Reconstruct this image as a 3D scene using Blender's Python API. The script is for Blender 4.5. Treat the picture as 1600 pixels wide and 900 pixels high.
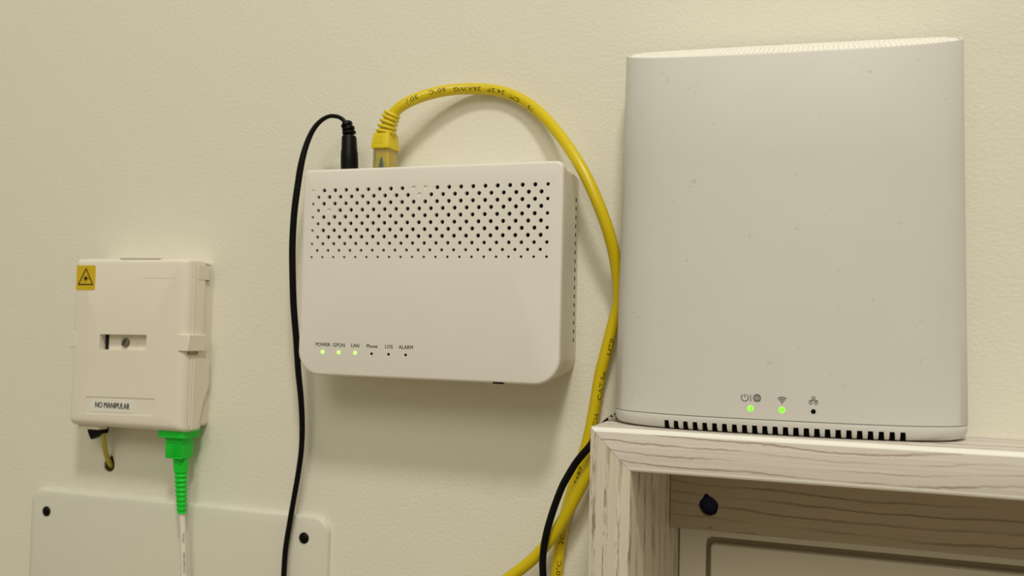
import bpy, bmesh, math, random
from mathutils import Vector, Matrix
random.seed(7)
for o in list(bpy.data.objects): bpy.data.objects.remove(o)
scn = bpy.context.scene
COL = scn.collection
S = 0.001            # everything below is written in millimetres
ZR = 950.0          # height of the reference level (middle of the white terminal) above the floor, mm
def W(x, y, z): return Vector((x*S, y*S, (z+ZR)*S))

# ---------------------------------------------------------------- camera
cam = bpy.data.cameras.new('camera'); camo = bpy.data.objects.new('camera', cam); COL.objects.link(camo)
cam.sensor_width = 36.0; cam.lens = 36.0*1480/1600; cam.clip_start = 0.01; cam.clip_end = 50
cam.dof.use_dof = True; cam.dof.focus_distance = 0.44; cam.dof.aperture_fstop = 12.0
R_ = Vector((0.9422097, 0.33420278, 0.02343888)); U_ = Vector((-0.00865308, -0.04566253, 0.99891945)); F_ = Vector((-0.33491193, 0.94139441, 0.04013179))
M = Matrix(((R_.x, U_.x, -F_.x), (R_.y, U_.y, -F_.y), (R_.z, U_.z, -F_.z))).to_4x4()
M.translation = W(194.2725, -465.0821, -24.9253)
camo.matrix_world = M
scn.camera = camo

# ---------------------------------------------------------------- world, lamp, exposure
world = bpy.data.worlds.new('world'); scn.world = world; world.use_nodes = True
bg = world.node_tree.nodes['Background']; bg.inputs[0].default_value = (1.0, 0.955, 0.70, 1); bg.inputs[1].default_value = 0.345
ld = bpy.data.lights.new('ceiling_lamp', 'AREA'); ld.shape = 'DISK'; ld.size = 0.18; ld.energy = 8.3; ld.color = (1.0, 0.945, 0.84)
lo = bpy.data.objects.new('ceiling_lamp', ld); COL.objects.link(lo)
lo.location = W(350, -800, 1080)
lo.rotation_euler = (W(0, 0, 0)-lo.location).to_track_quat('-Z', 'Y').to_euler()
l2 = bpy.data.lights.new('far_soft_fill', 'AREA'); l2.shape = 'DISK'; l2.size = 1.8; l2.energy = 44; l2.color = (1.0, 0.945, 0.80)  # added broad soft light, takes over part of the ambient
lo2 = bpy.data.objects.new('far_soft_fill', l2); COL.objects.link(lo2); lo2.location = W(500, -4000, 2450)
lo2.rotation_euler = (W(0, 0, 0)-lo2.location).to_track_quat('-Z', 'Y').to_euler()
vs = scn.view_settings
vs.view_transform = 'Standard'; vs.look = 'None'; vs.gamma = 1.0; vs.use_curve_mapping = False; vs.exposure = 0.0

# ---------------------------------------------------------------- materials
def nodes(name):
    m = bpy.data.materials.new(name); m.use_nodes = True
    nt = m.node_tree; b = nt.nodes['Principled BSDF']
    return m, nt, b
def N(nt, t, **kw):
    n = nt.nodes.new(t)
    for k, v in kw.items():
        if k in n.inputs.keys() if isinstance(k, str) else False: n.inputs[k].default_value = v
        else: setattr(n, k, v)
    return n
def texco(nt, scale=(1, 1, 1)):
    tc = nt.nodes.new('ShaderNodeTexCoord'); mp = nt.nodes.new('ShaderNodeMapping')
    mp.inputs['Scale'].default_value = scale
    nt.links.new(tc.outputs['Object'], mp.inputs['Vector']); return mp.outputs['Vector']
def noise(nt, vec, scale, detail=3, rough=0.5):
    n = nt.nodes.new('ShaderNodeTexNoise'); n.inputs['Scale'].default_value = scale
    n.inputs['Detail'].default_value = detail; n.inputs['Roughness'].default_value = rough
    nt.links.new(vec, n.inputs['Vector']); return n.outputs['Fac']
def ramp(nt, fac, stops):
    n = nt.nodes.new('ShaderNodeValToRGB'); e = n.color_ramp.elements
    while len(e) < len(stops): e.new(0.5)
    for i, (p, c) in enumerate(stops): e[i].position = p; e[i].color = (*c, 1) if len(c) == 3 else c
    nt.links.new(fac, n.inputs['Fac']); return n.outputs['Color']
def mix(nt, fac, a, b, mode='MIX'):
    n = nt.nodes.new('ShaderNodeMix'); n.data_type = 'RGBA'; n.blend_type = mode
    for sock, v in ((n.inputs['Factor'], fac), (n.inputs[6], a), (n.inputs[7], b)):
        if hasattr(v, 'links') or hasattr(v, 'is_linked'): nt.links.new(v, sock)
        else: sock.default_value = v if isinstance(v, (int, float)) else (*v, 1)
    return n.outputs[2]
def math_(nt, op, a, b=None):
    n = nt.nodes.new('ShaderNodeMath'); n.operation = op
    for i, v in enumerate((a, b)):
        if v is None: continue
        if isinstance(v, (int, float)): n.inputs[i].default_value = v
        else: nt.links.new(v, n.inputs[i])
    return n.outputs[0]
def bump(nt, b, h, dist, strength=1.0):
    n = nt.nodes.new('ShaderNodeBump'); n.inputs['Distance'].default_value = dist; n.inputs['Strength'].default_value = strength
    nt.links.new(h, n.inputs['Height']); nt.links.new(n.outputs['Normal'], b.inputs['Normal'])

def plastic(name, col, rough=0.45, grain=0.00003, spec=0.4, specks=None):
    m, nt, b = nodes(name)
    v = texco(nt)
    c = mix(nt, noise(nt, v, 35, 3), tuple(x*0.97 for x in col), tuple(min(1, x*1.02) for x in col))
    if specks:
        sp = math_(nt, 'MULTIPLY', noise(nt, texco(nt, (1, 1, 1.6)), 620, 2), noise(nt, v, 120, 2))
        f = ramp(nt, sp, [(specks, (0, 0, 0)), (specks+0.03, (1, 1, 1))])
        c = mix(nt, math_(nt, 'MULTIPLY', f, 0.28), c, (0.28, 0.25, 0.2))
    nt.links.new(c, b.inputs['Base Color'])
    b.inputs['Roughness'].default_value = rough; b.inputs['Specular IOR Level'].default_value = spec
    if grain: bump(nt, b, noise(nt, v, 2500, 2), grain)
    return m
def plain(name, col, rough=0.5, spec=0.4):
    return plastic(name, col, rough, 0, spec)
def glow(name, col, strength):
    m, nt, b = nodes(name)
    v = texco(nt)
    c = mix(nt, noise(nt, v, 700, 1), col, tuple(x*0.85 for x in col))
    nt.links.new(c, b.inputs['Base Color']); nt.links.new(c, b.inputs['Emission Color'])
    b.inputs['Emission Strength'].default_value = strength
    return m

def wall_mat():
    m, nt, b = nodes('plaster')
    v = texco(nt)
    big = noise(nt, v, 3.0, 3); mid = noise(nt, v, 18, 4)
    c = mix(nt, big, (0.755, 0.735, 0.635), (0.785, 0.76, 0.665))
    st = ramp(nt, noise(nt, v, 90, 4, 0.6), [(0.70, (0, 0, 0)), (0.80, (1, 1, 1))])
    c = mix(nt, math_(nt, 'MULTIPLY', st, 0.10), c, (0.5, 0.45, 0.35))
    nt.links.new(c, b.inputs['Base Color']); b.inputs['Roughness'].default_value = 0.62; b.inputs['Specular IOR Level'].default_value = 0.25
    v2 = texco(nt, (0.85, 1, 1.1))
    h = math_(nt, 'ADD', math_(nt, 'MULTIPLY', noise(nt, v2, 520, 4, 0.6), 1.0), math_(nt, 'MULTIPLY', mid, 2.2))
    bump(nt, b, h, 0.0004, 0.75)
    return m

def wood_mat(name, axis, base=(0.60, 0.545, 0.47), line=(0.25, 0.185, 0.135), per=0.0042, amount=0.75, seed=0.0, brk_f=16, rough=False):
    """white-washed oak decor: fine streaks plus a few wandering dark grain lines; axis = grain direction"""
    m, nt, b = nodes(name)
    tc = nt.nodes.new('ShaderNodeTexCoord')
    def mp(along, across):
        n = nt.nodes.new('ShaderNodeMapping'); sc = [across]*3; sc['xyz'.index(axis)] = along
        n.inputs['Scale'].default_value = sc; n.inputs['Location'].default_value = (seed, seed*1.7, seed*0.6)
        nt.links.new(tc.outputs['Object'], n.inputs['Vector']); return n.outputs['Vector']
    fine = noise(nt, mp(12, 900), 1.0, 4, 0.6)
    wide = noise(nt, mp(5, 120), 1.0, 3)
    c = mix(nt, fine, tuple(x*0.74 for x in base), tuple(min(1, x*1.18) for x in base))
    c = mix(nt, math_(nt, 'MULTIPLY', wide, 0.55), c, tuple(x*0.84 for x in base))
    # dark wandering lines : contour lines of a stretched field
    sep = nt.nodes.new('ShaderNodeSeparateXYZ'); nt.links.new(tc.outputs['Object'], sep.inputs[0])
    cr = math_(nt, 'ADD', sep.outputs[2 if axis == 'x' else 0], math_(nt, 'MULTIPLY', sep.outputs[1], 0.35))
    warp = math_(nt, 'ADD', math_(nt, 'MULTIPLY', math_(nt, 'SUBTRACT', noise(nt, mp(9, 24), 1.0, 2), 0.5), 0.013),
                 math_(nt, 'MULTIPLY', math_(nt, 'SUBTRACT', noise(nt, mp(170, 300), 1.0, 4, 0.6), 0.5), 0.0017))
    ph = math_(nt, 'MULTIPLY', math_(nt, 'ADD', math_(nt, 'ADD', cr, warp), 0.0011+seed*0.001), 2*math.pi/per)
    sn = math_(nt, 'SINE', ph)
    ln = ramp(nt, math_(nt, 'ADD', math_(nt, 'MULTIPLY', sn, 0.5), 0.5), [(0.66, (0, 0, 0)), (0.86, (1, 1, 1))] if rough else [(0.86, (0, 0, 0)), (0.975, (1, 1, 1))])
    brk = ramp(nt, noise(nt, mp(brk_f, 160), 1.0, 3), [(0.34, (0, 0, 0)), (0.55, (1, 1, 1))])
    f = math_(nt, 'MULTIPLY', math_(nt, 'MULTIPLY', ln, brk), amount)
    if rough: f = math_(nt, 'MULTIPLY', f, ramp(nt, noise(nt, mp(110, 1300), 1.0, 3, 0.6), [(0.44, (0, 0, 0)), (0.55, (1, 1, 1))]))
    c = mix(nt, f, c, line)
    nt.links.new(c, b.inputs['Base Color']); b.inputs['Roughness'].default_value = 0.5; b.inputs['Specular IOR Level'].default_value = 0.3
    bump(nt, b, math_(nt, 'SUBTRACT', fine, f), 0.00012, 0.7)
    return m

MAT = {}
MAT['wall'] = wall_mat()
MAT['ont'] = plastic('terminal_plastic', (0.80, 0.765, 0.72), 0.42)
MAT['ont_side'] = plastic('terminal_side_plastic', (0.79, 0.75, 0.67), 0.45)
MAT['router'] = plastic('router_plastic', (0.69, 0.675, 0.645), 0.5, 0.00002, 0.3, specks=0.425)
MAT['router_top'] = plastic('router_plastic_lit', (0.92, 0.90, 0.86), 0.5, 0.00004)  # router plastic made paler: light from above put into the top's colour
MAT['box'] = plastic('box_plastic', (0.80, 0.755, 0.66), 0.45)
MAT['plate'] = plastic('plate_paint', (0.72, 0.70, 0.615), 0.4, 0.00003)
MAT['black'] = plain('black_rubber', (0.0025, 0.0025, 0.003), 0.42, 0.16)
MAT['void'] = plain('dark_interior', (0.006, 0.006, 0.005), 0.9, 0.05)
MAT['slot'] = plain('slot_interior', (0.02, 0.018, 0.014), 0.8, 0.1)
MAT['ink'] = plain('black_ink', (0.02, 0.02, 0.022), 0.6, 0.2)
MAT['inkgrey'] = plain('grey_ink', (0.07, 0.065, 0.06), 0.6, 0.2)
MAT['yellow'] = plastic('yellow_jacket', (0.68, 0.525, 0.002), 0.34, 0, 0.45)
MAT['boot'] = plastic('yellow_boot', (0.72, 0.56, 0.012), 0.45, 0, 0.4)
MAT['cableink'] = plain('cable_ink', (0.085, 0.058, 0.005), 0.6, 0.2)
MAT['fibre'] = plastic('fibre_jacket', (0.46, 0.41, 0.07), 0.45, 0)
MAT['green'] = plastic('green_plastic', (0.002, 0.62, 0.03), 0.4, 0, 0.4)
MAT['white'] = plastic('white_jacket', (0.82, 0.77, 0.69), 0.45, 0)
MAT['sticker'] = plain('yellow_sticker', (0.66, 0.45, 0.005), 0.5)
MAT['paper'] = plain('label_paper', (0.80, 0.78, 0.74), 0.6)
MAT['steel'] = plain('screw_steel', (0.14, 0.12, 0.09), 0.35, 0.6)
MAT['ledg'] = glow('lit_green_led', (0.48, 1.0, 0.20), 1.0)
MAT['ledr'] = glow('lit_green_indicator', (0.30, 1.0, 0.06), 0.95)
MAT['ledc'] = glow('led_core', (0.10, 0.85, 0.03), 0.6)
MAT['wood_h'] = wood_mat('oak_decor_horizontal', 'x', base=(0.74, 0.685, 0.63), line=(0.36, 0.265, 0.22), per=0.0041, amount=0.8)
MAT['wood_v'] = wood_mat('oak_decor_vertical', 'z', base=(0.74, 0.68, 0.57), line=(0.30, 0.22, 0.13), per=0.0058, amount=0.9, seed=0.4, brk_f=34, rough=True)
MAT['wood_c'] = wood_mat('oak_decor_cleat', 'x', base=(0.50, 0.42, 0.31), line=(0.2, 0.15, 0.09), per=0.0058, amount=0.65, seed=1.3)  # brown oak, base darkened further to carry the shade of the niche
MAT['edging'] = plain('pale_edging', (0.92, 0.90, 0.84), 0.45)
MAT['hole'] = plain('hole_shade', (0.05, 0.038, 0.014), 0.9, 0.05)
MAT['navy'] = plain('navy_tube', (0.005, 0.006, 0.05), 0.6)
MAT['panel'] = plastic('panel_plastic', (0.80, 0.76, 0.66), 0.5)
MAT['panel_dark'] = plain('panel_groove', (0.36, 0.31, 0.20), 0.6)
MAT['lint'] = plain('lint_fibre', (0.66, 0.61, 0.53), 0.9, 0.05)
def clear_mat():
    m, nt, b = nodes('clear_plug_plastic')
    v = texco(nt); c = mix(nt, noise(nt, v, 400, 2), (0.90, 0.86, 0.62), (0.97, 0.95, 0.80)); nt.links.new(c, b.inputs['Base Color'])
    b.inputs['Transmission Weight'].default_value = 0.92; b.inputs['Roughness'].default_value = 0.12; b.inputs['IOR'].default_value = 1.3
    return m
MAT['clear'] = clear_mat()

# ---------------------------------------------------------------- object helpers
def newbm(): return bmesh.new()
def obj(name, src, mat, parent=None, smooth=35, origin=None, recalc=True):
    if isinstance(src, bmesh.types.BMesh):
        if recalc: bmesh.ops.recalc_face_normals(src, faces=src.faces[:])
        me = bpy.data.meshes.new(name); src.to_mesh(me); src.free()
    else: me = src
    o = bpy.data.objects.new(name, me); COL.objects.link(o)
    for m in (mat if isinstance(mat, (list, tuple)) else [mat]): me.materials.append(MAT[m])
    off = Vector(ORG[parent.name]) if parent is not None else Vector(origin or (0, 0, 0))
    for v in me.vertices: v.co = (v.co-off)*S
    if smooth:
        me.shade_smooth(); me.set_sharp_from_angle(angle=math.radians(smooth))
    if parent is not None: o.parent = parent
    else: o.location = W(*off)
    ORG[o.name] = tuple(off)
    return o
ORG = {}
def thing(name, label, cat, loc, group=None):
    o = bpy.data.objects.new(name, None); COL.objects.link(o); o.location = W(*loc); o.empty_display_size = 0.01
    o['label'] = label; o['category'] = cat
    if group: o['group'] = group
    ORG[o.name] = tuple(loc); return o
def tag(o, label, cat, group=None):
    o['label'] = label; o['category'] = cat
    if group: o['group'] = group
    return o

def rrect(x0, x1, z0, z1, r, n=6, inset=0.0):
    """rounded rectangle (x,z) ccw from bottom-left; r = single or (bl, br, tr, tl)"""
    if not isinstance(r, (list, tuple)): r = (r,)*4
    x0 += inset; x1 -= inset; z0 += inset; z1 -= inset
    pts = []
    for (cx, cz, sx, sz, a0), q in zip(((x0, z0, 1, 1, 180), (x1, z0, -1, 1, 270), (x1, z1, -1, -1, 0), (x0, z1, 1, -1, 90)), r):
        q = max(q-inset, 0.05)
        for i in range(n+1):
            a = math.radians(a0+90*i/n)
            pts.append((cx+sx*q+q*math.cos(a), cz+sz*q+q*math.sin(a)))
    return pts
def loft(bm, rings, cap0=True, cap1=True):
    """rings: lists of Vectors, equal length"""
    vr = [[bm.verts.new(p) for p in ring] for ring in rings]
    n = len(vr[0])
    for a, b in zip(vr, vr[1:]):
        for i in range(n):
            j = (i+1) % n
            bm.faces.new((a[i], a[j], b[j], b[i]))
    if cap0: bm.faces.new(vr[0][::-1])
    if cap1: bm.faces.new(vr[-1])
    return vr
def yloft(bm, levels, **kw):
    """levels: (y, outline[(x,z)])"""
    return loft(bm, [[Vector((x, y, z)) for x, z in out] for y, out in levels], **kw)
def box(bm, x0, x1, y0, y1, z0, z1):
    yloft(bm, [(y0, [(x0, z0), (x1, z0), (x1, z1), (x0, z1)]), (y1, [(x0, z0), (x1, z0), (x1, z1), (x0, z1)])])
def bev(bm, off, seg=2, edges=None):
    bmesh.ops.bevel(bm, geom=edges if edges is not None else bm.edges[:], offset=off, segments=seg, affect='EDGES', profile=0.5, clamp_overlap=True)
def rbox(x0, x1, y0, y1, z0, z1, r=0.5, seg=2):
    bm = newbm(); box(bm, x0, x1, y0, y1, z0, z1); bev(bm, r, seg); return bm
def circ(cx, cz, r, n=16, jag=0.0):
    return [(cx+r*(1+jag*random.uniform(-1, 1))*math.cos(2*math.pi*i/n), cz+r*(1+jag*random.uniform(-1, 1))*math.sin(2*math.pi*i/n)) for i in range(n)]
def holed_face(bm, outer_verts, holes, y, depth):
    """fill between an existing outer vertex loop and hole outlines at y; hole walls go back by depth; returns inner rings"""
    edges = []
    def loop(vs):
        for i in range(len(vs)):
            a, b = vs[i], vs[(i+1) % len(vs)]
            edges.append(bm.edges.get((a, b)) or bm.edges.new((a, b)))
    loop(outer_verts); rings = []
    for h in holes:
        vs = [bm.verts.new((x, y, z)) for x, z in h]; loop(vs); rings.append(vs)
    bmesh.ops.triangle_fill(bm, use_beauty=True, use_dissolve=False, edges=edges)
    for vs in rings:
        b = [bm.verts.new((v.co.x, v.co.y+depth, v.co.z)) for v in vs]
        for i in range(len(vs)):
            j = (i+1) % len(vs); bm.faces.new((vs[i], vs[j], b[j], b[i]))
    return rings
def disc(cx, cz, y, r, n=20, dome=0.0, thick=0.4):
    bm = newbm()
    rings = [[Vector((cx+q*r*math.cos(2*math.pi*i/n), yy, cz+q*r*math.sin(2*math.pi*i/n))) for i in range(n)] for q, yy in ((1, y+thick), (1, y), (0.8, y-dome*0.6), (0.4, y-dome))]
    loft(bm, rings); return bm
def flat(polys, y):
    """flat print: polygons in xz at depth y, facing the room"""
    bm = newbm()
    for p in polys: bm.faces.new([bm.verts.new((x, y, z)) for x, z in p])
    return bm
def stroke(pts, w, closed=False):
    """polyline in xz -> list of quads"""
    out = []; n = len(pts)
    for i in range(n if closed else n-1):
        a = Vector(pts[i]); b = Vector(pts[(i+1) % n]); d = (b-a).normalized(); p = Vector((-d.y, d.x))*w/2; e = d*w*0.2
        out.append([tuple(a-e-p), tuple(b+e-p), tuple(b+e+p), tuple(a-e+p)])
    return out
def text_mesh(s, height, cx, cz, y, squeeze=1.0, bold=0.0, align='CENTER', rot=0.0, twice=0.0):
    cu = bpy.data.curves.new('lettering', 'FONT'); cu.body = s; cu.size = 1.0; cu.align_x = align; cu.align_y = 'CENTER'; cu.offset = bold
    cu.resolution_u = 3
    t = bpy.data.objects.new('tmp_text', cu); COL.objects.link(t)
    dg = bpy.context.evaluated_depsgraph_get(); me = bpy.data.meshes.new_from_object(t.evaluated_get(dg))
    bpy.data.objects.remove(t)
    k = height/0.70; c, sn = math.cos(rot), math.sin(rot)
    for v in me.vertices:
        u, w = v.co.x*k*squeeze, v.co.y*k
        v.co = (cx+u*c-w*sn, y, cz+u*sn+w*c)
    me.materials.clear()
    if twice:                                     # bolder print: the same letters once more, a hair to the side
        b = bmesh.new(); b.from_mesh(me); n0 = len(b.verts)
        d = bmesh.ops.duplicate(b, geom=b.verts[:]+b.edges[:]+b.faces[:])
        for g_ in d['geom']:
            if isinstance(g_, bmesh.types.BMVert): g_.co.x += twice; g_.co.y -= 0.01
        b.to_mesh(me); b.free()
    return me

def catmull(P, per=10):
    P = [Vector(p) for p in P]; Q = [P[0]*2-P[1]]+P+[P[-1]*2-P[-2]]; out = []
    for i in range(1, len(Q)-2):
        p0, p1, p2, p3 = Q[i-1:i+3]
        for k in range(per):
            t = k/per
            out.append(0.5*((2*p1)+(p2-p0)*t+(2*p0-5*p1+4*p2-p3)*t*t+(3*p1-p0-3*p2+p3)*t**3))
    out.append(P[-1]); return out
def smooth_path(P, it=2):
    for _ in range(it):
        P = [P[0]]+[(a+b*2+c)/4 for a, b, c in zip(P, P[1:], P[2:])]+[P[-1]]
    return P
FRONT = Vector((0.25, -1, 0.05)).normalized()
def frames(path):
    fr = []
    for i, p in enumerate(path):
        t = (path[min(i+1, len(path)-1)]-path[max(i-1, 0)]).normalized()
        b = (FRONT-t*FRONT.dot(t)).normalized()
        fr.append((p, t, b, b.cross(t)))           # point, tangent, towards the room, sideways
    return fr
def tube(path, rad, n=14, flatness=None):
    """rad: number or f(0..1) -> (sideways, depthwise)"""
    bm = newbm(); rings = []; L = len(path)-1
    for i, (p, t, b, s) in enumerate(frames(path)):
        q = rad(i/L) if callable(rad) else (rad, rad)
        rings.append([p+s*q[0]*math.cos(2*math.pi*k/n)+b*q[1]*math.sin(2*math.pi*k/n) for k in range(n)])
    loft(bm, rings); return bm
def text_on_path(s, height, path, r, s0, flip=False, tilt=0.0, squeeze=1.0, bold=0.0):
    """wrap a printed word on a round cable; s0 = distance along the path in mm"""
    me = text_mesh(s, height, 0, 0, 0, squeeze, bold)
    fr = frames(path); acc = [0.0]
    for a, b in zip(path, path[1:]): acc.append(acc[-1]+(b-a).length)
    import bisect
    for v in me.vertices:
        u, w = v.co.x, v.co.z
        if flip: u, w = -u, -w
        d = min(max(s0+u, 0.01), acc[-1]-0.01); i = min(bisect.bisect_right(acc, d)-1, len(path)-2)
        k = (d-acc[i])/(acc[i+1]-acc[i])
        p = path[i].lerp(path[i+1], k); b = fr[i][2].lerp(fr[i+1][2], k).normalized(); sd = fr[i][3].lerp(fr[i+1][3], k).normalized()
        ang = w/r+tilt
        v.co = p+(r+0.10)*(b*math.cos(ang)+sd*math.sin(ang))
    return me

# ================================================================ THE SETTING
# wall with the drill hole below the fibre box and the opening of the recessed panel
FX0, FX1, FZ0, FZ1 = 87.3, 447.0, -369.0, -68.6      # outer size of the wooden frame
TB = 18.4                                            # board thickness
hole_out = circ(-228.2, -115.2, 4.2, 14, 0.07)
hole_out = [(x, z+(2.2 if (x > -228 and x < -225.2 and z > -114) else 0)) for x, z in hole_out]
bm = newbm()
ov = [bm.verts.new((x, 0, z)) for x, z in ((-1600, -950), (2000, -950), (2000, 1900), (-1600, 1900))]
nx0, nx1, nz0, nz1 = FX0+1.0, FX1-1.0, FZ0+1.0, FZ1-1.0
edges = []
def ring_edges(vs):
    for i in range(len(vs)): edges.append(bm.edges.new((vs[i], vs[(i+1) % len(vs)])))
ring_edges(ov)
hv = [bm.verts.new((x, 0, z)) for x, z in hole_out]; ring_edges(hv)
nv = [bm.verts.new((x, 0, z)) for x, z in ((nx0, nz0), (nx1, nz0), (nx1, nz1), (nx0, nz1))]; ring_edges(nv)
bmesh.ops.triangle_fill(bm, use_beauty=True, use_dissolve=False, edges=edges)
for vs, d in ((hv, 16.0), (nv, 90.0)):
    b = [bm.verts.new((v.co.x, d, v.co.z)) for v in vs]
    for i in range(len(vs)):
        j = (i+1) % len(vs); bm.faces.new((vs[i], vs[j], b[j], b[i]))
    bm.faces.new(b)
wall = obj('wall_back', bm, 'wall', smooth=0)
wall['kind'] = 'structure'
o = obj('drill_hole', disc(-228.2, -115.2, 1.0, 4.6, 14), 'hole', wall, smooth=0)  # dark disc near the mouth, its colour stands in for shade inside
def floor_mat():
    m, nt, b = nodes('floor_wood'); v = texco(nt, (1, 8, 1))
    c = mix(nt, noise(nt, v, 6, 4), (0.30, 0.21, 0.13), (0.42, 0.31, 0.20)); nt.links.new(c, b.inputs['Base Color']); b.inputs['Roughness'].default_value = 0.5
    return m
MAT['floor'] = floor_mat()
bm = newbm(); box(bm, -1600, 2000, -3600, 0, -ZR-20, -ZR); fl = obj('floor', bm, 'floor', smooth=0); fl['kind'] = 'structure'
# a small scratch under the drill hole is left to the plaster material

# ================================================================ WOODEN FRAME around the recessed panel
fr = thing('wooden_frame', 'white-washed oak frame with mitred corner projecting from the wall', 'frame', (FX0, 0, FZ0))
YF, YB = -57.0, 74.0
def board(quad, along):
    bm = newbm(); yloft(bm, [(YF, quad), (YB, quad)])
    a = 0 if along == 'x' else 2
    es = [e for e in bm.edges if abs((e.verts[0].co-e.verts[1].co)[a]) > 30 and abs((e.verts[0].co-e.verts[1].co)[2-a]) < 25 and abs((e.verts[0].co-e.verts[1].co)[1]) < 1 and e.verts[0].co.y < 0]
    if along == 'x':
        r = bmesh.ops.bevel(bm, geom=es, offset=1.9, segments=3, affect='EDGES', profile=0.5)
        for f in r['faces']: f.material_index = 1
    else: bev(bm, 0.7, 2, es)
    return bm
g = 0.09
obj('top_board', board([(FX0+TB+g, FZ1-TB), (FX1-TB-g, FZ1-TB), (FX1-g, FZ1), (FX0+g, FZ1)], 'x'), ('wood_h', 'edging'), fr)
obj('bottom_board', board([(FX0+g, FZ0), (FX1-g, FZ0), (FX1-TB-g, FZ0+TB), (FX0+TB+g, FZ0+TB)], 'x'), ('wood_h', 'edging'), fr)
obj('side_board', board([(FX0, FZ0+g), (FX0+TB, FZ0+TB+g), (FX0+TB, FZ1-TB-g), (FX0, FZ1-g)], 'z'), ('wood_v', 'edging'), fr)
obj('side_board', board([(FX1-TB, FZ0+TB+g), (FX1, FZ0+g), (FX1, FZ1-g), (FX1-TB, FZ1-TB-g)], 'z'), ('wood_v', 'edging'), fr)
# cleat across the top of the opening, with a rough drilled hole
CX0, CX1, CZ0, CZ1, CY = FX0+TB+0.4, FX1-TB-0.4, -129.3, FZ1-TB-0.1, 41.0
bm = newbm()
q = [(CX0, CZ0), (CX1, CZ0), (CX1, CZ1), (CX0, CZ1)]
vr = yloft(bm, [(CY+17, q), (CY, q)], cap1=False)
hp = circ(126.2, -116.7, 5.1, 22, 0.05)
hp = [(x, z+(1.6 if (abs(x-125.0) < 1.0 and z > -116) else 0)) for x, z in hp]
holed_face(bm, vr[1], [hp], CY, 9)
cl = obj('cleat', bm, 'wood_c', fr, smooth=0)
obj('blue_tube_end', disc(126.2, -116.7, CY+4.0, 5.2, 18, 0.6), 'navy', cl)
obj('nail_hole', disc(127.3, -127.6, CY-0.05, 0.35, 8, 0.05, 0.3), 'void', cl, smooth=0)

# ================================================================ RECESSED PANEL behind the frame
pn = thing('fuse_panel', 'cream plastic panel recessed behind the wooden frame', 'panel', (105, 71, -340))
bm = newbm(); PX0, PX1, PZ0, PZ1 = FX0+TB+0.6, FX1-TB-0.6, FZ0+TB+0.6, -112.0
o_ = rrect(PX0, PX1, PZ0, PZ1, 1.0)
DO = rrect(121.0, FX1-TB-16, FZ0+TB+16, -138.5, 4.0)
vr = yloft(bm, [(77, o_), (71.6, o_), (71, rrect(PX0, PX1, PZ0, PZ1, 1.0, inset=0.5))], cap1=False)
holed_face(bm, vr[2], [DO], 71, 5.5)
obj('surround', bm, 'panel', pn)
bm = newbm(); yloft(bm, [(76.9, rrect(120.6, FX1-TB-15.6, FZ0+TB+15.6, -138, 3)), (76.4, rrect(120.6, FX1-TB-15.6, FZ0+TB+15.6, -138, 3))])
obj('groove', bm, 'panel_dark', pn)
bm = newbm(); a = (123.6, FX1-TB-18.6, FZ0+TB+18.6, -142.3)
yloft(bm, [(76.3, rrect(*a, 2.5)), (71.8, rrect(*a, 2.5)), (71.0, rrect(*a, 2.5, inset=0.7))])
obj('door', bm, 'panel', pn)

# ================================================================ BLANKING PLATE (lower left)
bp = thing('blanking_plate', 'painted rectangular cover plate with black screw caps at the lower left', 'cover plate', (-179, 0, -300))
bm = newbm(); a = (-284.5, -73.8, -322.0, -132.6)
yloft(bm, [(0.2, rrect(*a, 9, 10)), (-2.2, rrect(*a, 9, 10)), (-3.2, rrect(*a, 9, 10, inset=0.5)), (-3.6, rrect(*a, 9, 10, inset=1.6))])
obj('plate', bm, 'plate', bp, smooth=50)
for (x, z) in ((-271.8, -146.0), (-88.6, -144.8)):
    c = obj('screw_cap', disc(x, z, -3.9, 3.1, 20, 0.9, 0.6), 'black', bp)
    obj('recess', disc(x, z, -4.95, 1.1, 10, 0.05, 0.2), 'void', c)
for (x, z) in ((-271.8, -308.0), (-88.6, -308.0)):
    c = obj('screw_cap', disc(x, z, -3.9, 3.1, 20, 0.9, 0.6), 'black', bp)

# ================================================================ FIBRE TERMINATION BOX
fb = thing('fibre_termination_box', 'cream plastic fibre termination box with yellow laser sticker, left on the wall', 'junction box', (-197, 0, -89))
bx0, bx1, bz0, bz1 = -237.0, -156.0, -89.0, 9.0
bm = newbm(); o2 = lambda i=0.0: rrect(bx0+1.2, bx1-1.5, bz0+2.0, bz1-0.4, 2.0, 5, i)
yloft(bm, [(0.2, o2()), (-12.0, o2()), (-12.6, o2(0.5))])
obj('back_shell', bm, 'box', fb)
# cover: rounded edges, stronger on the right
def cov(i, ir, ib=None):
    ib = i if ib is None else ib
    return rrect(bx0+i, bx1-ir, bz0+ib, bz1-i, (2.2, 2.2, 2.2, 2.2), 5)
bm = newbm()
vr = yloft(bm, [(-8.8, cov(0.6, 0.6)), (-9.2, cov(0, 0)), (-20.5, cov(0, 0.0)), (-22.6, cov(0.3, 0.9, 0.6)), (-23.9, cov(0.9, 2.4, 1.6)), (-24.7, cov(1.8, 4.6, 3.0)), (-25.0, cov(2.8, 6.4, 4.2))], cap1=False)
REC = [(-216.2, -44.2), (-182.8, -43.9), (-182.8, -34.8), (-216.2, -35.3)]
LAB = [(-224.4, -81.8), (-175.5, -80.6), (-175.6, -70.8), (-224.6, -71.8)]
holed_face(bm, vr[-1], [REC, LAB], -25.0, 0.0)
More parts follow.
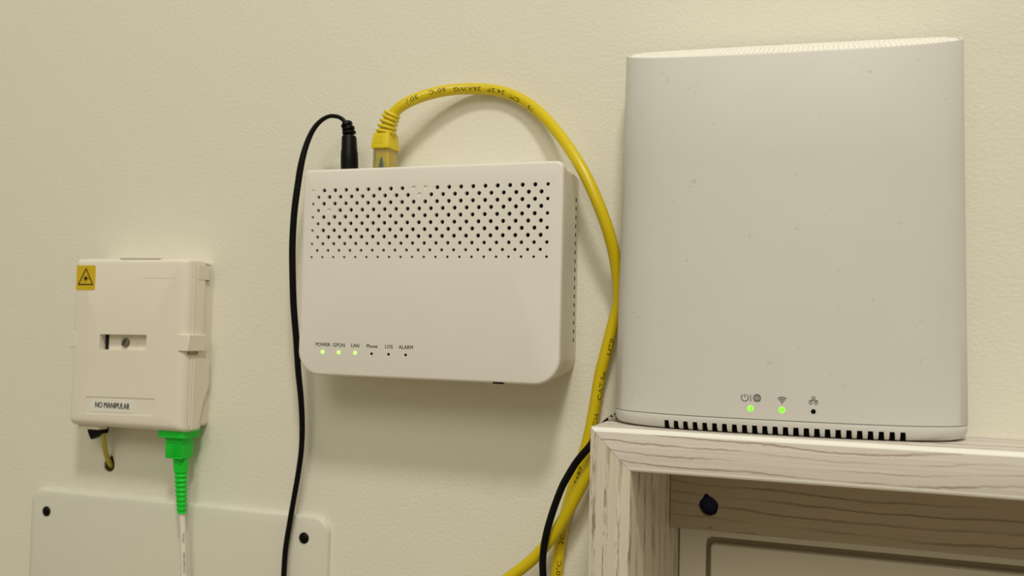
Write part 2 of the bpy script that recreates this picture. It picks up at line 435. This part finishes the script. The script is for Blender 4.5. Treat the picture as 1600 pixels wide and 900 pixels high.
# recess pocket and label pocket floors
for P_, d in ((REC, 4.6), (LAB, 0.45)):
    a_ = [bm.verts.new((x, -25.0, z)) for x, z in P_]; b_ = [bm.verts.new((x, -25.0+d, z)) for x, z in P_]
    for i in range(4): bm.faces.new((a_[i], a_[(i+1) % 4], b_[(i+1) % 4], b_[i]))
    bm.faces.new(b_)
bmesh.ops.remove_doubles(bm, verts=bm.verts[:], dist=0.001)
cv = obj('cover', bm, 'box', fb)
# step (lighter ridge) where cover meets the shell on the right side, latch clips, pry ledge
bm = rbox(-157.2, -155.7, -19.2, -18.2, bz0+3, bz1-3, 0.25, 1); obj('side_ridge', bm, 'box', fb)
for (x0, x1, tri) in ((-160.6, -153.8, 1), (-238.6, -233.0, 0)):
    bm = newbm(); z0, z1 = -43.4, -34.0
    pr_ = [(x0, -25.3), (x1, -24.6 if tri else -25.3), (x1, -9.5), (x0, -9.5)] if tri else [(x0, -24.6), (x1, -25.2), (x1, -11), (x0, -11)]
    loft(bm, [[Vector((x, y, z)) for x, y in pr_] for z in (z0, z1)]); bev(bm, 0.35, 1)
    obj('latch_clip', bm, 'box', fb)
obj('latch_gap', rbox(-159.0, -155.6, -22.0, -13.5, -45.6, -43.5, 0.3, 1), 'panel_dark', fb)
bm = newbm(); pr_ = [(-17.5, -47.2), (-3.0, -48.0), (-3.0, -63.5), (-7.5, -72.0), (-11.0, -82.5), (-11.5, -87.6), (-17.5, -87.8)]
loft(bm, [[Vector((x, y, z)) for y, z in pr_] for x in (-158.0, -155.5)]); bev(bm, 0.3, 1)
obj('cable_door', bm, 'box', fb)
bm = newbm(); box(bm, -156.8, -155.75, -15.8, -5.6, -2.6, 6.0); bev(bm, 0.2, 1)
obj('knockout', bm, 'box', fb)
bm = newbm(); box(bm, -157.4, -156.2, -16.2, -5.2, -3.0, 6.4); obj('knockout_seam', bm, 'slot', fb, smooth=0)
obj('top_tab', rbox(-205, -176, -24.0, -11, bz1-0.4, bz1+0.9, 0.5, 2), 'box', fb)
obj('bottom_tab', rbox(-234.5, -219, -20.0, -12.6, bz0-2.4, bz0+0.6, 0.5, 2), 'box', fb)
obj('moulded_line', rbox(-187.5, -165.5, -25.14, -24.8, -2.35, -2.05, 0.06, 1), 'box', fb)
# screw in the recess, and the moulded dimple next to it
sc = obj('screw', disc(-201.0, -39.8, -21.5, 2.6, 18, 0.7, 1.0), 'steel', fb)
bm = flat(stroke([(-202.4, -41.3), (-199.6, -38.3)], 0.7), -22.24); obj('slot', bm, 'void', sc, smooth=0)
obj('dimple', disc(-193.6, -40.0, -20.6, 1.5, 14, 0.7, 0.4), 'box', fb)
for q in ([(-216.1, -44.1), (-213.4, -44.1), (-213.4, -35.4), (-216.1, -35.4)], [(-183.9, -43.8), (-182.9, -43.8), (-182.9, -34.9), (-183.9, -34.9)]):
    obj('recess_gap', flat([q], -20.5), 'slot', fb, smooth=0)
# laser warning sticker
bm = newbm(); so = rrect(-235.0, -221.1, -9.6, 4.9, 1.0, 4)
yloft(bm, [(-24.5, so), (-25.22, so)])
st = obj('laser_sticker', bm, 'sticker', fb, smooth=0)
tri = [(-233.3, -6.4), (-222.7, -6.4), (-228.0, 3.0)]
pol = stroke(tri, 0.75, True)
cx, cz = -228.0, -2.9
pol.append(circ(cx, cz, 0.85, 12))
for k in range(16):
    a = 2*math.pi*k/16; l = 2.0 if k % 2 else 1.5
    pol += stroke([(cx, cz), (cx+l*math.cos(a), cz+l*math.sin(a))], 0.18)
pol += stroke([(cx, cz), (cx+3.4, cz)], 0.22)
obj('warning_symbol', flat(pol, -25.3), 'ink', st, smooth=0)
# NO MANIPULAR label
bm = newbm(); lo_ = [(-221.4, -80.4), (-190.2, -79.6), (-190.2, -72.5), (-221.4, -73.0)]
yloft(bm, [(-24.4, lo_), (-24.75, lo_)])
lb = obj('paper_label', bm, 'paper', fb, smooth=0)
me = text_mesh('NO MANIPULAR', 3.3, -205.5, -76.3, -24.85, 0.72, 0.0, twice=0.22)
obj('lettering', me, 'ink', lb, smooth=0)

# yellow fibre drop going from the box into the wall, with a black grommet wedge
fd = thing('fibre_drop', 'thin dull yellow fibre cable entering the drilled wall hole', 'cable', (-226, 0, -100))
path = smooth_path(catmull([(-224.6, -12.0, -84.0), (-224.2, -10.8, -93.0), (-224.8, -8.5, -102.0), (-226.4, -4.0, -110.0), (-227.4, -0.5, -114.0), (-227.9, 2.9, -116.5)], 8))
obj('jacket', tube(path, 1.5), 'fibre', fd)
bm = newbm(); loft(bm, [[Vector((x, y, z)) for x, z in ((-234.2, -89.2), (-234.2, -94.0), (-231.6, -98.6), (-222.2, -94.2), (-222.2, -89.2))] for y in (-12.5, -8.0)]); bev(bm, 0.2, 1)
obj('grommet', bm, 'black', fd)

# ================================================================ GREEN CONNECTOR + white fibre patch cord
ad = tag(obj('fibre_adapter', rbox(-175.6, -158.3, -21, -6, -93.0, -86.5, 0.4, 1), 'green', origin=(-167, -13, -88)), 'flanged green adapter set into the underside of the cream box', 'adapter')
pc = thing('fibre_patch_cord', 'white fibre patch cord with green plug hanging below the cream box', 'cable', (-165, -12, -136))
bm = newbm()
loft(bm, [[Vector((x, y, z)) for x, y in ((-172.6+i, -18.5+i), (-160.4-i, -18.5+i), (-160.4-i, -8.5-i), (-172.6+i, -8.5-i))] for z, i in ((-90.5, 0.0), (-104.8, 0.2))]); bev(bm, 0.5, 2)
hs = obj('plug_housing', bm, 'green', pc)
for k in range(6):
    obj('grip_rib', rbox(-167.5, -160.9, -19.0, -18.2, -96.2-k*1.35, -95.6-k*1.35, 0.15, 1), 'green', hs)
obj('key_rib', rbox(-166.5, -160.6, -19.1, -18.0, -104.7, -103.4, 0.2, 1), 'green', hs)
cpath = smooth_path(catmull([(-164.9, -13.2, -104), (-164.6, -13, -120), (-163.9, -12.4, -135.3), (-163.3, -12.0, -142.8), (-162.4, -12.0, -153.6), (-160.9, -12.0, -171.5), (-159.7, -12.0, -189.4), (-159.0, -12, -230)], 8))
# boot: tapering, ringed
bpth = [p for p in catmull([(-165.2, -13.4, -104.2), (-164.6, -13, -120), (-163.9, -12.4, -136.2)], 24)]
bm = newbm(); rings = []
for i, (p, t, b, s_) in enumerate(frames(bpth)):
    k = i/(len(bpth)-1); w = 4.2*(1-k)+2.55*k; d = 3.6*(1-k)+2.4*k
    if k > 0.26 and (i % 4) >= 2: w *= 0.86; d *= 0.86
    rings.append([p+s_*w*math.copysign(abs(math.cos(a))**0.7, math.cos(a))+b*d*math.copysign(abs(math.sin(a))**0.7, math.sin(a)) for a in [2*math.pi*q/14 for q in range(14)]])
loft(bm, rings); obj('strain_relief', bm, 'green', pc, smooth=30)
cd = obj('cord', tube(cpath, 1.7), 'white', pc)
for s0, w_ in ((38, 'OPTICAL'), (52, 'FTTH DROP CABLE'), (73, 'G.657A2')):
    obj('printed_lettering', text_on_path(w_, 1.0, cpath, 1.7, s0+8, flip=True, tilt=0.55, squeeze=0.95), 'inkgrey', cd, smooth=0)

# ================================================================ WHITE OPTICAL TERMINAL (ONT)
on = thing('optical_terminal', 'white wall-mounted optical network terminal with perforated front and status lights', 'network terminal', (0, 0, -53))
x0, x1, z0, z1 = -75.4, 66.4, -52.6, 54.2
RAD = (12.5, 12.5, 3.6, 3.6)
oc = lambda i: rrect(x0, x1, z0, z1, RAD, 9, i)
bm = newbm()
vr = yloft(bm, [(-31.2, oc(0.9)), (-31.4, oc(0.25)), (-32.2, oc(0)), (-35.6, oc(0)), (-36.4, oc(0.25)), (-36.85, oc(0.8)), (-37.0, oc(1.5))], cap0=False, cap1=False)
holes = []; filled = []
PX, PZ, HX0, HZ0 = 6.4, 3.47, -69.1, 43.1
for rI in range(11):
    for cI in range(21 if rI % 2 == 0 else 20):
        hx = HX0+PX*cI+(PX/2 if rI % 2 else 0); hz = HZ0-PZ*rI
        rr = 1.12
        if rI == 10: rr = 0.74
        elif rI == 9: rr = 0.88
        elif rI == 8: rr = 1.0
        if rI % 2 == 0 and cI in (0,): rr = min(rr, 0.78)
        if rI % 2 == 0 and cI == 20: rr = min(rr, 0.95)
        if rI % 2 and cI == 0: rr = min(rr, 0.95)
        h = circ(hx, hz, rr, 10)
        holes.append(h)
        if (rI, cI) in ((0, 9), (0, 10), (1, 9), (3, 1), (0, 0)): filled.append((hx, hz, rr))
holed_face(bm, vr[-1], holes, -37.0, 1.6)
fc = obj('front_cover', bm, 'ont', on, smooth=40)
for hx, hz, rr in filled:
    obj('blocked_hole', disc(hx, hz, -36.55, rr*1.02, 10, 0.0, 0.3), 'ont', fc)
bm = newbm(); box(bm, x0+3, x1-3, -34.9, -34.4, 4, 50); obj('grille_backing', bm, 'void', on, smooth=0)
# notch for the reset opening on the lower edge
obj('notch', rbox(33.2, 38.6, -37.1, -31.6, -52.9, -52.0, 0.35, 2), 'slot', on)
# body behind the cover, slightly drafted towards the wall
ob = lambda i: rrect(x0+1.0, x1-0.9, z0+0.9, z1-0.8, (11.8, 11.8, 3.0, 3.0), 9, i)
bm = newbm(); yloft(bm, [(0.2, ob(1.6)), (-4.5, ob(1.3)), (-29.5, ob(0.2)), (-30.2, ob(0.9)), (-31.3, ob(0.9)), (-31.35, ob(3))])
bd = obj('body', bm, 'ont_side', on)
for k in range(17):
    zz = 39.4-4.42*k
    obj('side_vent', rbox(x1-3.3, x1-2.02, -6.9, -5.3, zz-1.0, zz+1.0, 0.1, 1), 'slot', bd, smooth=0)
# lights and their printed names
LX = (-60.7, -51.3, -41.9, -32.4, -22.9, -13.4); LN = ('POWER', 'GPON', 'LAN', 'Phone', 'LOS', 'ALARM')
for i, (lx, nm) in enumerate(zip(LX, LN)):
    lit = i < 3
    bm = disc(lx, -40.5, -37.12, 1.02 if lit else 0.68, 16, 0.2 if lit else 0.02, 0.5)
    obj('status_light', bm, 'ledg' if lit else 'void', on)
    obj('lettering', text_mesh(nm, 1.85, lx, -36.8, -37.06, 0.95, 0.0, twice=0.09), 'ink', on, smooth=0)

# ---------------------------------------------------------------- power lead of the terminal
pl = thing('terminal_power_lead', 'thin black power lead looping left of the white terminal', 'cable', (-62, -20, 58))
P = [(-60.6, -20.0, 80.5), (-61.9, -20.0, 82.8), (-63.6, -20.0, 84.4), (-66.5, -20.0, 85.7), (-71.1, -20.5, 86.0), (-76.3, -21.0, 83.3), (-80.3, -22.0, 78.0), (-83.3, -23.0, 69.9), (-85.2, -24.0, 60.4), (-86.8, -24.0, 50.0), (-88.6, -24.0, 34.4), (-89.8, -23.0, 17.1), (-89.7, -22.0, -0.2), (-89.6, -20.0, -17.5), (-88.6, -18.0, -34.8), (-88.0, -16.0, -52.2), (-87.1, -14.0, -66.2), (-87.0, -12.0, -80.3), (-88.1, -10.0, -94.5), (-90.3, -9.0, -108.8), (-92.9, -8.5, -123.1), (-95.5, -8.0, -137.4), (-97.5, -8.0, -151.6), (-98.1, -8.0, -167.4), (-98.6, -8.0, -186.6), (-98, -8, -230)]
ppath = smooth_path(catmull(P, 8), 3)
def wid(k):
    a = 1.15+0.75*min(1, max(0, (k-0.17)/0.16))
    if k > 0.52: a -= 0.35*min(1, (k-0.52)/0.2)
    return (a, 1.15)
obj('cord', tube(ppath, wid, 12), 'black', pl)
bm = newbm(); n = 18
prof = [(54.0, 4.7), (60, 4.75), (66.0, 4.6), (67.0, 4.3), (73.6, 4.05), (74.8, 3.6), (75.0, 2.0)]
loft(bm, [[Vector((-57.9-0.05*(z-58), -20, z))+Vector((r*math.cos(2*math.pi*q/n), r*math.sin(2*math.pi*q/n), 0)) for q in range(n)] for z, r in prof])
obj('plug_body', bm, 'black', pl, smooth=50)
sp = catmull([(-58.7, -20, 74.5), (-58.9, -20, 77.0), (-59.6, -20, 79.5), (-61.2, -20, 82.3)], 6)
obj('strain_core', tube(sp, 2.2, 12), 'black', pl)
for k, i in enumerate((5, 10, 15)):
    p, t, b, s_ = frames(sp)[i]
    bm = newbm(); R = 3.7-0.25*k
    loft(bm, [[p+t*dz+(s_*math.cos(a)*q+b*math.sin(a)*q) for a in [2*math.pi*j/16 for j in range(16)]] for dz, q in ((-0.95, R-0.6), (-0.6, R), (0.6, R), (0.95, R-0.6))])
    obj('strain_ring', bm, 'black', pl, smooth=50)

# ---------------------------------------------------------------- yellow ethernet cable from the terminal
ye = thing('ethernet_cable', 'thick yellow network cable arching from the white terminal down behind the router', 'cable', (-37, -18, 55))
Y1 = [(-35.0, -19.0, 82.5), (-32.2, -19.0, 87.4), (-24.7, -17.5, 92.3), (-15.8, -13.0, 96.6), (-4.9, -8.5, 99.4), (6.4, -5.0, 100.1), (18.6, -3.7, 98.8), (29.4, -3.7, 95.1), (40.5, -5.0, 88.1), (51.6, -9.0, 77.4), (62.6, -14.5, 64.3), (72.2, -19.0, 50.3), (79.4, -20.0, 35.5), (84.1, -18.0, 22.5), (86.7, -14.0, 10.2), (87.7, -11.0, -1.0), (88.2, -10.0, -8.2), (87.3, -9.0, -15.1), (84.9, -8.5, -23.3), (81.0, -8.0, -39.8), (78.6, -7.5, -48.4), (76.2, -7.0, -65.3), (72.8, -6.5, -82.3), (69.6, -6.0, -91.7), (65.9, -5.0, -103.2), (62.4, -4.5, -115.7), (59.7, -4.5, -128.0), (58.0, -4.5, -144.0), (57.4, -4.5, -159.0), (57.2, -5.0, -174.7), (57, -5, -220)]
ypath = smooth_path(catmull(Y1, 8), 22)
YR = 2.95
jk = obj('jacket', tube(ypath, YR, 18), 'yellow', ye)
def nearest(path, x, z):
    best = min(range(len(path)), key=lambda i: (path[i].x-x)**2+(path[i].z-z)**2)
    return sum((b-a).length for a, b in zip(path[:best], path[1:best+1]))
for w_, x, z in (('30V', -23.5, 93.0), ('60\u00b0C', -11.2, 97.2), ('26AWG', 4.0, 98.7), ('24/2P', 19.2, 97.8), ('CM', 31.5, 93.8), ('75', 40.5, 88.3)):
    obj('printed_lettering', text_on_path(w_, 2.1, ypath, YR, nearest(ypath, x, z), flip=True, tilt=-0.05 if x < 0 else (-0.25 if x < 25 else -0.6), squeeze=1.5, bold=0.0), 'cableink', jk, smooth=0)
for w_, x, z in (('CAT.5e', 77.6, -52.5), ('UTP', 80.6, -33.0), ('PATCH', 74.6, -74.0), ('568P', 68.0, -97.0), ('2C', 59.6, -130.0), ('60\u00b0C', 58.2, -145.0)):
    obj('printed_lettering', text_on_path(w_, 2.25, ypath, YR, nearest(ypath, x, z), flip=True, tilt=0.6 if x > 70 else 0.3, squeeze=1.45, bold=0.0), 'cableink', jk, smooth=0)
# plug: clear body, yellow hood, ribbed boot
bm = newbm(); loft(bm, [[Vector((x, y, z)) for x, y in ((-41.9, -24.0), (-33.2, -24.0), (-33.2, -12.4), (-41.9, -12.4))] for z in (54.3, 67.6)]); bev(bm, 0.5, 2)
obj('clear_plug', bm, 'clear', ye)
bm = newbm(); loft(bm, [[Vector((x, y, z)) for x, y in ((-40.9, -22.2), (-33.9, -22.2), (-33.9, -13.2), (-40.9, -13.2))] for z in (57.0, 67.4)]); bev(bm, 0.4, 2)
obj('jacket_end', bm, 'boot', ye)
obj('latch', rbox(-43.6, -42.9, -21, -15.5, 54.4, 68.0, 0.25, 1), 'clear', ye)
bm = newbm(); loft(bm, [[Vector((-37.2+r*math.cos(a)*1.2, -23.4+r*math.sin(a)*0.5, z)) for a in [2*math.pi*j/8 for j in range(8)]] for z, r in ((54.5, 1.0), (58, 1.0), (61.2, 0.5), (62.6, 0.1))])
obj('blue_wire', bm, 'navy', ye)
MAT_teal = plain('teal_wire', (0.01, 0.09, 0.13), 0.4); bpy.data.objects['blue_wire'].data.materials[0] = MAT_teal
bm = newbm()
loft(bm, [[Vector((x, y, z)) for x, y in ((-42.9+i, -24.9+i), (-32.6-i+sx, -24.9+i), (-32.6-i+sx, -12.0-i), (-42.9+i, -12.0-i))] for z, i, sx in ((66.6, 0.0, 0.1), (68.0, 0.0, 0), (75.2, 0.9, 0.4))]); bev(bm, 0.45, 2)
hd = obj('hood', bm, 'boot', ye)
bm = newbm(); yloft(bm, [(-24.0, [(-41.6, 68.9), (-35.6, 68.9), (-35.8, 73.6), (-41.3, 73.6)]), (-24.95, [(-41.6, 68.9), (-35.6, 68.9), (-35.8, 73.6), (-41.3, 73.6)])]); bev(bm, 0.2, 1)
obj('hood_panel', bm, 'boot', hd)
btp = catmull([(-37.4, -18.8, 74.5), (-36.6, -18.9, 78.5), (-35.2, -19, 82.5), (-33.8, -19, 85.6)], 8)
obj('boot_core', tube(btp, lambda k: (3.7-0.5*k, 4.4-0.8*k), 16), 'boot', ye)
ff = frames(btp)
for k in range(5):
    p, t, b, s_ = ff[3+k*5]
    a_ = 5.15-0.2*k; d_ = 6.0-0.3*k
    bm = newbm()
    loft(bm, [[p+t*dz+(s_*math.copysign(abs(math.cos(a))**0.6, math.cos(a))*(a_-i)+b*math.copysign(abs(math.sin(a))**0.6, math.sin(a))*(d_-i)) for a in [2*math.pi*j/24 for j in range(24)]] for dz, i in ((-0.95, 0.9), (-0.7, 0.3), (0, 0), (0.7, 0.3), (0.95, 0.9))])
    obj('boot_rib', bm, 'boot', ye, smooth=60)

# ---------------------------------------------------------------- second yellow cable and router's black lead
Y2 = [(-30, -12, -208), (16.4, -12.0, -166.6), (35.4, -13.0, -150.8), (47.1, -13.5, -140.9), (56.3, -14.0, -130.2), (63.3, -14.0, -119.2), (69.8, -15.0, -107.0), (74.7, -16.0, -97.2), (78.3, -16.0, -88.0), (81.5, -13.0, -81.0), (83.0, -6.0, -78.0), (83.2, 3.0, -77.5)]
tag(obj('router_network_cable', tube(smooth_path(catmull(Y2, 8), 3), 2.95, 18), 'yellow', origin=(60, -14, -125)), 'yellow network cable slanting down to the left beside the wooden frame', 'cable')
B2 = [(112, -2.5, -64.5), (103, -3.0, -65.0), (95, -5.5, -66.0), (89.5, -10.5, -67.0), (84.2, -17.0, -71.0), (81.2, -22.0, -77.0), (78.7, -24.0, -81.2), (75.7, -24.0, -84.8), (71.7, -23.0, -89.7), (67.7, -22.5, -96.3), (64.3, -22.0, -102.8), (59.8, -21.0, -114.8), (56.5, -20.5, -126.8), (54.8, -19.0, -137.7), (55.0, -18.0, -148.1), (55.9, -16.0, -159.3), (57.5, -14, -200)]
tag(obj('router_power_lead', tube(smooth_path(catmull(B2, 8), 3), lambda k: (1.75, 1.35), 12), 'black', origin=(60, -20, -115)), 'black lead crossing over the yellow cables beside the wooden frame', 'cable')

# ================================================================ WHITE ROUTER on the frame
RCX, RCY = 166.5, -16.5; RA, RB, RN = 76.0, 34.0, 2.8; RBB = 12.5; YAW = math.radians(2.0)
rt = thing('mesh_router', 'tall white oval router standing on the wooden frame', 'router', (RCX, RCY, FZ1)); rt.rotation_euler = (0, 0, YAW)
def plan(sx, sy, n=96):
    out = []
    for i in range(n):
        a = 2*math.pi*i/n; c, s = math.cos(a), math.sin(a)
        out.append((RA*sx*math.copysign(abs(c)**(2/RN), c), (RBB if s > 0 else RB)*sy*math.copysign(abs(s)**(2/RN), s)))
    return out
SZ, TZ = -62.1, 106.9
def ztop(x, y): return TZ+0.375*y-0.012*x
def ring(sx, sy, z, dz=0.0):
    return [Vector((RCX+x, RCY+y, z+dz if z is not None else ztop(x, y)+dz)) for x, y in plan(sx, sy)]
def tap(k): return (1-0.030*k, 1-0.04*k)
bm = newbm()
rings = [ring(0.985, 0.965, SZ+0.12), ring(0.998, 0.995, SZ+0.18), ring(1, 1, SZ+0.4)]
for k in (0.25, 0.5, 0.75):
    sx, sy = tap(k); rings.append(ring(sx, sy, SZ+k*(88-SZ)))
sx, sy = tap(1.0)
rings += [ring(sx, sy, None, -0.5), ring(sx-0.002, sy-0.006, None, 0.0), ring(sx-0.016, sy-0.05, None, 0.0), ring(sx-0.018, sy-0.054, None, -0.7)]
loft(bm, rings, cap0=True, cap1=False)
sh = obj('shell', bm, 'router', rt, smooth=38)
bm = newbm(); loft(bm, [ring(sx-0.017, sy-0.052, None, -0.75), ring(sx-0.03, sy-0.08, None, -0.35), ring(0.5, 0.5, None, -0.2), ring(0.05, 0.05, None, -0.2)], cap0=False)
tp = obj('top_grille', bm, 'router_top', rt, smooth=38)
bm = newbm()
for i in range(64):
    u = -0.9+1.8*i/63; xx = RA*sx*u; hf = (1-abs(u)**RN)**(1/RN)
    for side in (-1, 1):
        hh = (RB if side < 0 else RBB)*sy*hf-2.6
        if hh < 2: continue
        for j in range(5):
            y0 = side*hh*(j+0.1)/5; y1 = side*hh*(j+0.85)/5; sk = 1.0*side
            q = [(xx-0.5, y0), (xx+0.5, y0), (xx+0.5+sk, y1), (xx-0.5+sk, y1)]
            loft(bm, [[Vector((RCX+a, RCY+b, ztop(a, b)+d)) for a, b in q] for d in (-0.5, 0.15)])
gs = obj('grille_ribs', bm, 'router_top', tp, smooth=0); gs['kind'] = 'stuff'
# base with ventilation slots
def bring(i, z): return ring(1-i/RA, 1-i/RB, z)
bm = newbm()
loft(bm, [bring(0.6, SZ-0.02), bring(0.1, SZ-0.1), bring(0.0, SZ-0.4), bring(0.15, SZ-2.2), bring(0.7, SZ-4.2), bring(1.8, SZ-5.5), bring(4.2, FZ1+0.25), bring(5.5, FZ1+0.02)])
bmesh.ops.recalc_face_normals(bm, faces=bm.faces[:])
bme = bpy.data.meshes.new('base'); bm.to_mesh(bme); bm.free()
SLOTX = [118.3+(214.8-118.3)*i/23-RCX for i in range(24)]
cb = newbm()
for lx in SLOTX:
    pr_ = [(RCX+lx-1.1, SZ-2.5), (RCX+lx+0.95, SZ-2.5), (RCX+lx+1.55, SZ-9), (RCX+lx-1.25, SZ-9)]
    yloft(cb, [(RCY-RB-3, pr_), (RCY-RB+13, pr_)])
bmesh.ops.recalc_face_normals(cb, faces=cb.faces[:])
cme = bpy.data.meshes.new('cutter'); cb.to_mesh(cme); cb.free()
to = bpy.data.objects.new('tmp_base', bme); tc_ = bpy.data.objects.new('tmp_cut', cme); COL.objects.link(to); COL.objects.link(tc_)
md = to.modifiers.new('cut', 'BOOLEAN'); md.operation = 'DIFFERENCE'; md.object = tc_; md.solver = 'EXACT'
dg = bpy.context.evaluated_depsgraph_get(); res = bpy.data.meshes.new_from_object(to.evaluated_get(dg))
bpy.data.objects.remove(to); bpy.data.objects.remove(tc_)
res.materials.clear()
bs = obj('base', res, 'router', rt, smooth=38)
for lx in SLOTX:
    bm = newbm(); pr_ = [(RCX+lx-1.1, SZ-2.45), (RCX+lx+0.95, SZ-2.45), (RCX+lx+1.5, FZ1+0.1), (RCX+lx-1.2, FZ1+0.1)]
    yf = RCY-RB*(1-abs(lx/RA)**RN)**(1/RN)
    yloft(bm, [(yf+4.4, pr_), (yf+8.0, pr_)]); obj('vent_slot', bm, 'void', bs, smooth=0)  # dark insert, its colour stands in for the shade deep in the slot
def conform(me_or_bm, eps=0.06):
    vs = me_or_bm.verts if isinstance(me_or_bm, bmesh.types.BMesh) else me_or_bm.vertices
    for v in vs:
        k = (v.co.z-SZ)/(88-SZ); sx, sy = tap(max(0, k)); u = (v.co.x-RCX)/(RA*sx)
        v.co.y = RCY-RB*sy*(1-abs(u)**RN)**(1/RN)-eps
    return me_or_bm
# indicator lights : two lit, one dark
yfr = RCY-RB*tap(0.03)[1]
for i, lx in enumerate((154.3, 167.1, 179.7)):
    b_ = obj('indicator_light', disc(lx, -57.5, yfr-0.05, 1.3 if i < 2 else 1.0, 20, 0.08, 0.6), 'ledr' if i < 2 else 'void', rt)
    if i < 2:
        obj('light_core', flat([[(lx+0.05, -58.3), (lx+0.55, -58.2), (lx+0.65, -56.7), (lx+0.2, -56.9)]] if i == 0 else [[(lx-0.65, -58.1), (lx-0.25, -58.4), (lx-0.2, -56.8), (lx-0.6, -56.9)], [(lx+0.15, -58.4), (lx+0.6, -58.1), (lx+0.6, -56.9), (lx+0.2, -56.8)]], yfr-0.2), 'ledc', b_, smooth=0)
# icons: power | globe, wifi, network
def arc(cx, cz, r, a0, a1, n=14): return [(cx+r*math.cos(math.radians(a0+(a1-a0)*i/n)), cz+r*math.sin(math.radians(a0+(a1-a0)*i/n))) for i in range(n+1)]
def icon(polys): obj('printed_icon', conform(flat(polys, 0)), 'inkgrey', rt, smooth=0)
c = (151.9, -53.0); icon(stroke(arc(c[0], c[1], 1.45, 125, 415, 20), 0.32)+stroke([(c[0], c[1]+1.65), (c[0], c[1]+0.1)], 0.32))
icon(stroke([(154.3, -54.4), (154.3, -51.6)], 0.3))
c = (156.9, -52.95); gl = stroke(arc(c[0], c[1], 1.5, 0, 360, 24), 0.3)+stroke([(c[0]-1.5, c[1]), (c[0]+1.5, c[1])], 0.2)+stroke([(c[0], c[1]-1.5), (c[0], c[1]+1.5)], 0.2)
for h in (-0.75, 0.75): gl += stroke([(c[0]-1.3, c[1]+h), (c[0]+1.3, c[1]+h)], 0.2)
for q in (-1, 1): gl += stroke([(c[0]+q*0.8*math.cos(math.radians(a)), c[1]+1.5*math.sin(math.radians(a))) for a in range(-90, 91, 18)], 0.2)
icon(gl)
c = (167.1, -54.6); wf = [circ(c[0], c[1], 0.3, 10)]
for r_ in (0.95, 1.75, 2.55): wf += stroke(arc(c[0], c[1]-0.1, r_, 48, 132, 10), 0.38)
icon(wf)
c = (179.7, -53.0); nw = stroke(arc(c[0], c[1]+1.0, 0.62, 0, 360, 14), 0.28)+stroke([(c[0]-1.75, c[1]+0.05), (c[0]+1.75, c[1]+0.05)], 0.24)+stroke([(c[0], c[1]+0.05), (c[0], c[1]+0.4)], 0.24)
for q in (-1.08, 1.08): nw += stroke(arc(c[0]+q, c[1]-0.9, 0.6, 0, 360, 14), 0.28)+stroke([(c[0]+q, c[1]+0.05), (c[0]+q, c[1]-0.3)], 0.24)
icon(nw)

# ================================================================ LINT on the frame behind the router
bm = newbm()
for k in range(90):
    p = Vector((random.gauss(90.2, 1.7), random.gauss(-24, 2.2), FZ1+0.2+abs(random.gauss(0, 1.1))))
    d = Vector((random.uniform(-1, 1), random.uniform(-1, 1), random.uniform(-0.3, 0.5))).normalized()*random.uniform(1.2, 3.2)
    c_ = Vector((random.uniform(-1, 1), random.uniform(-1, 1), random.uniform(-0.4, 0.8)))
    pts = [p, p+d*0.5+c_*0.5, p+d]
    pts = [Vector((max(q.x, 87.6), min(q.y, -1), max(q.z, FZ1+0.12))) for q in pts]
    loft(bm, [[q+Vector((0.16*math.cos(a), 0.16*math.sin(a), 0.05*math.cos(a))) for a in (0, 2.1, 4.2)] for q in pts])
lt = obj('dust_lint', bm, 'lint', smooth=0, origin=(89, -19, FZ1))
tag(lt, 'grey tuft of dust lint at the left foot of the router', 'lint'); lt['kind'] = 'stuff'
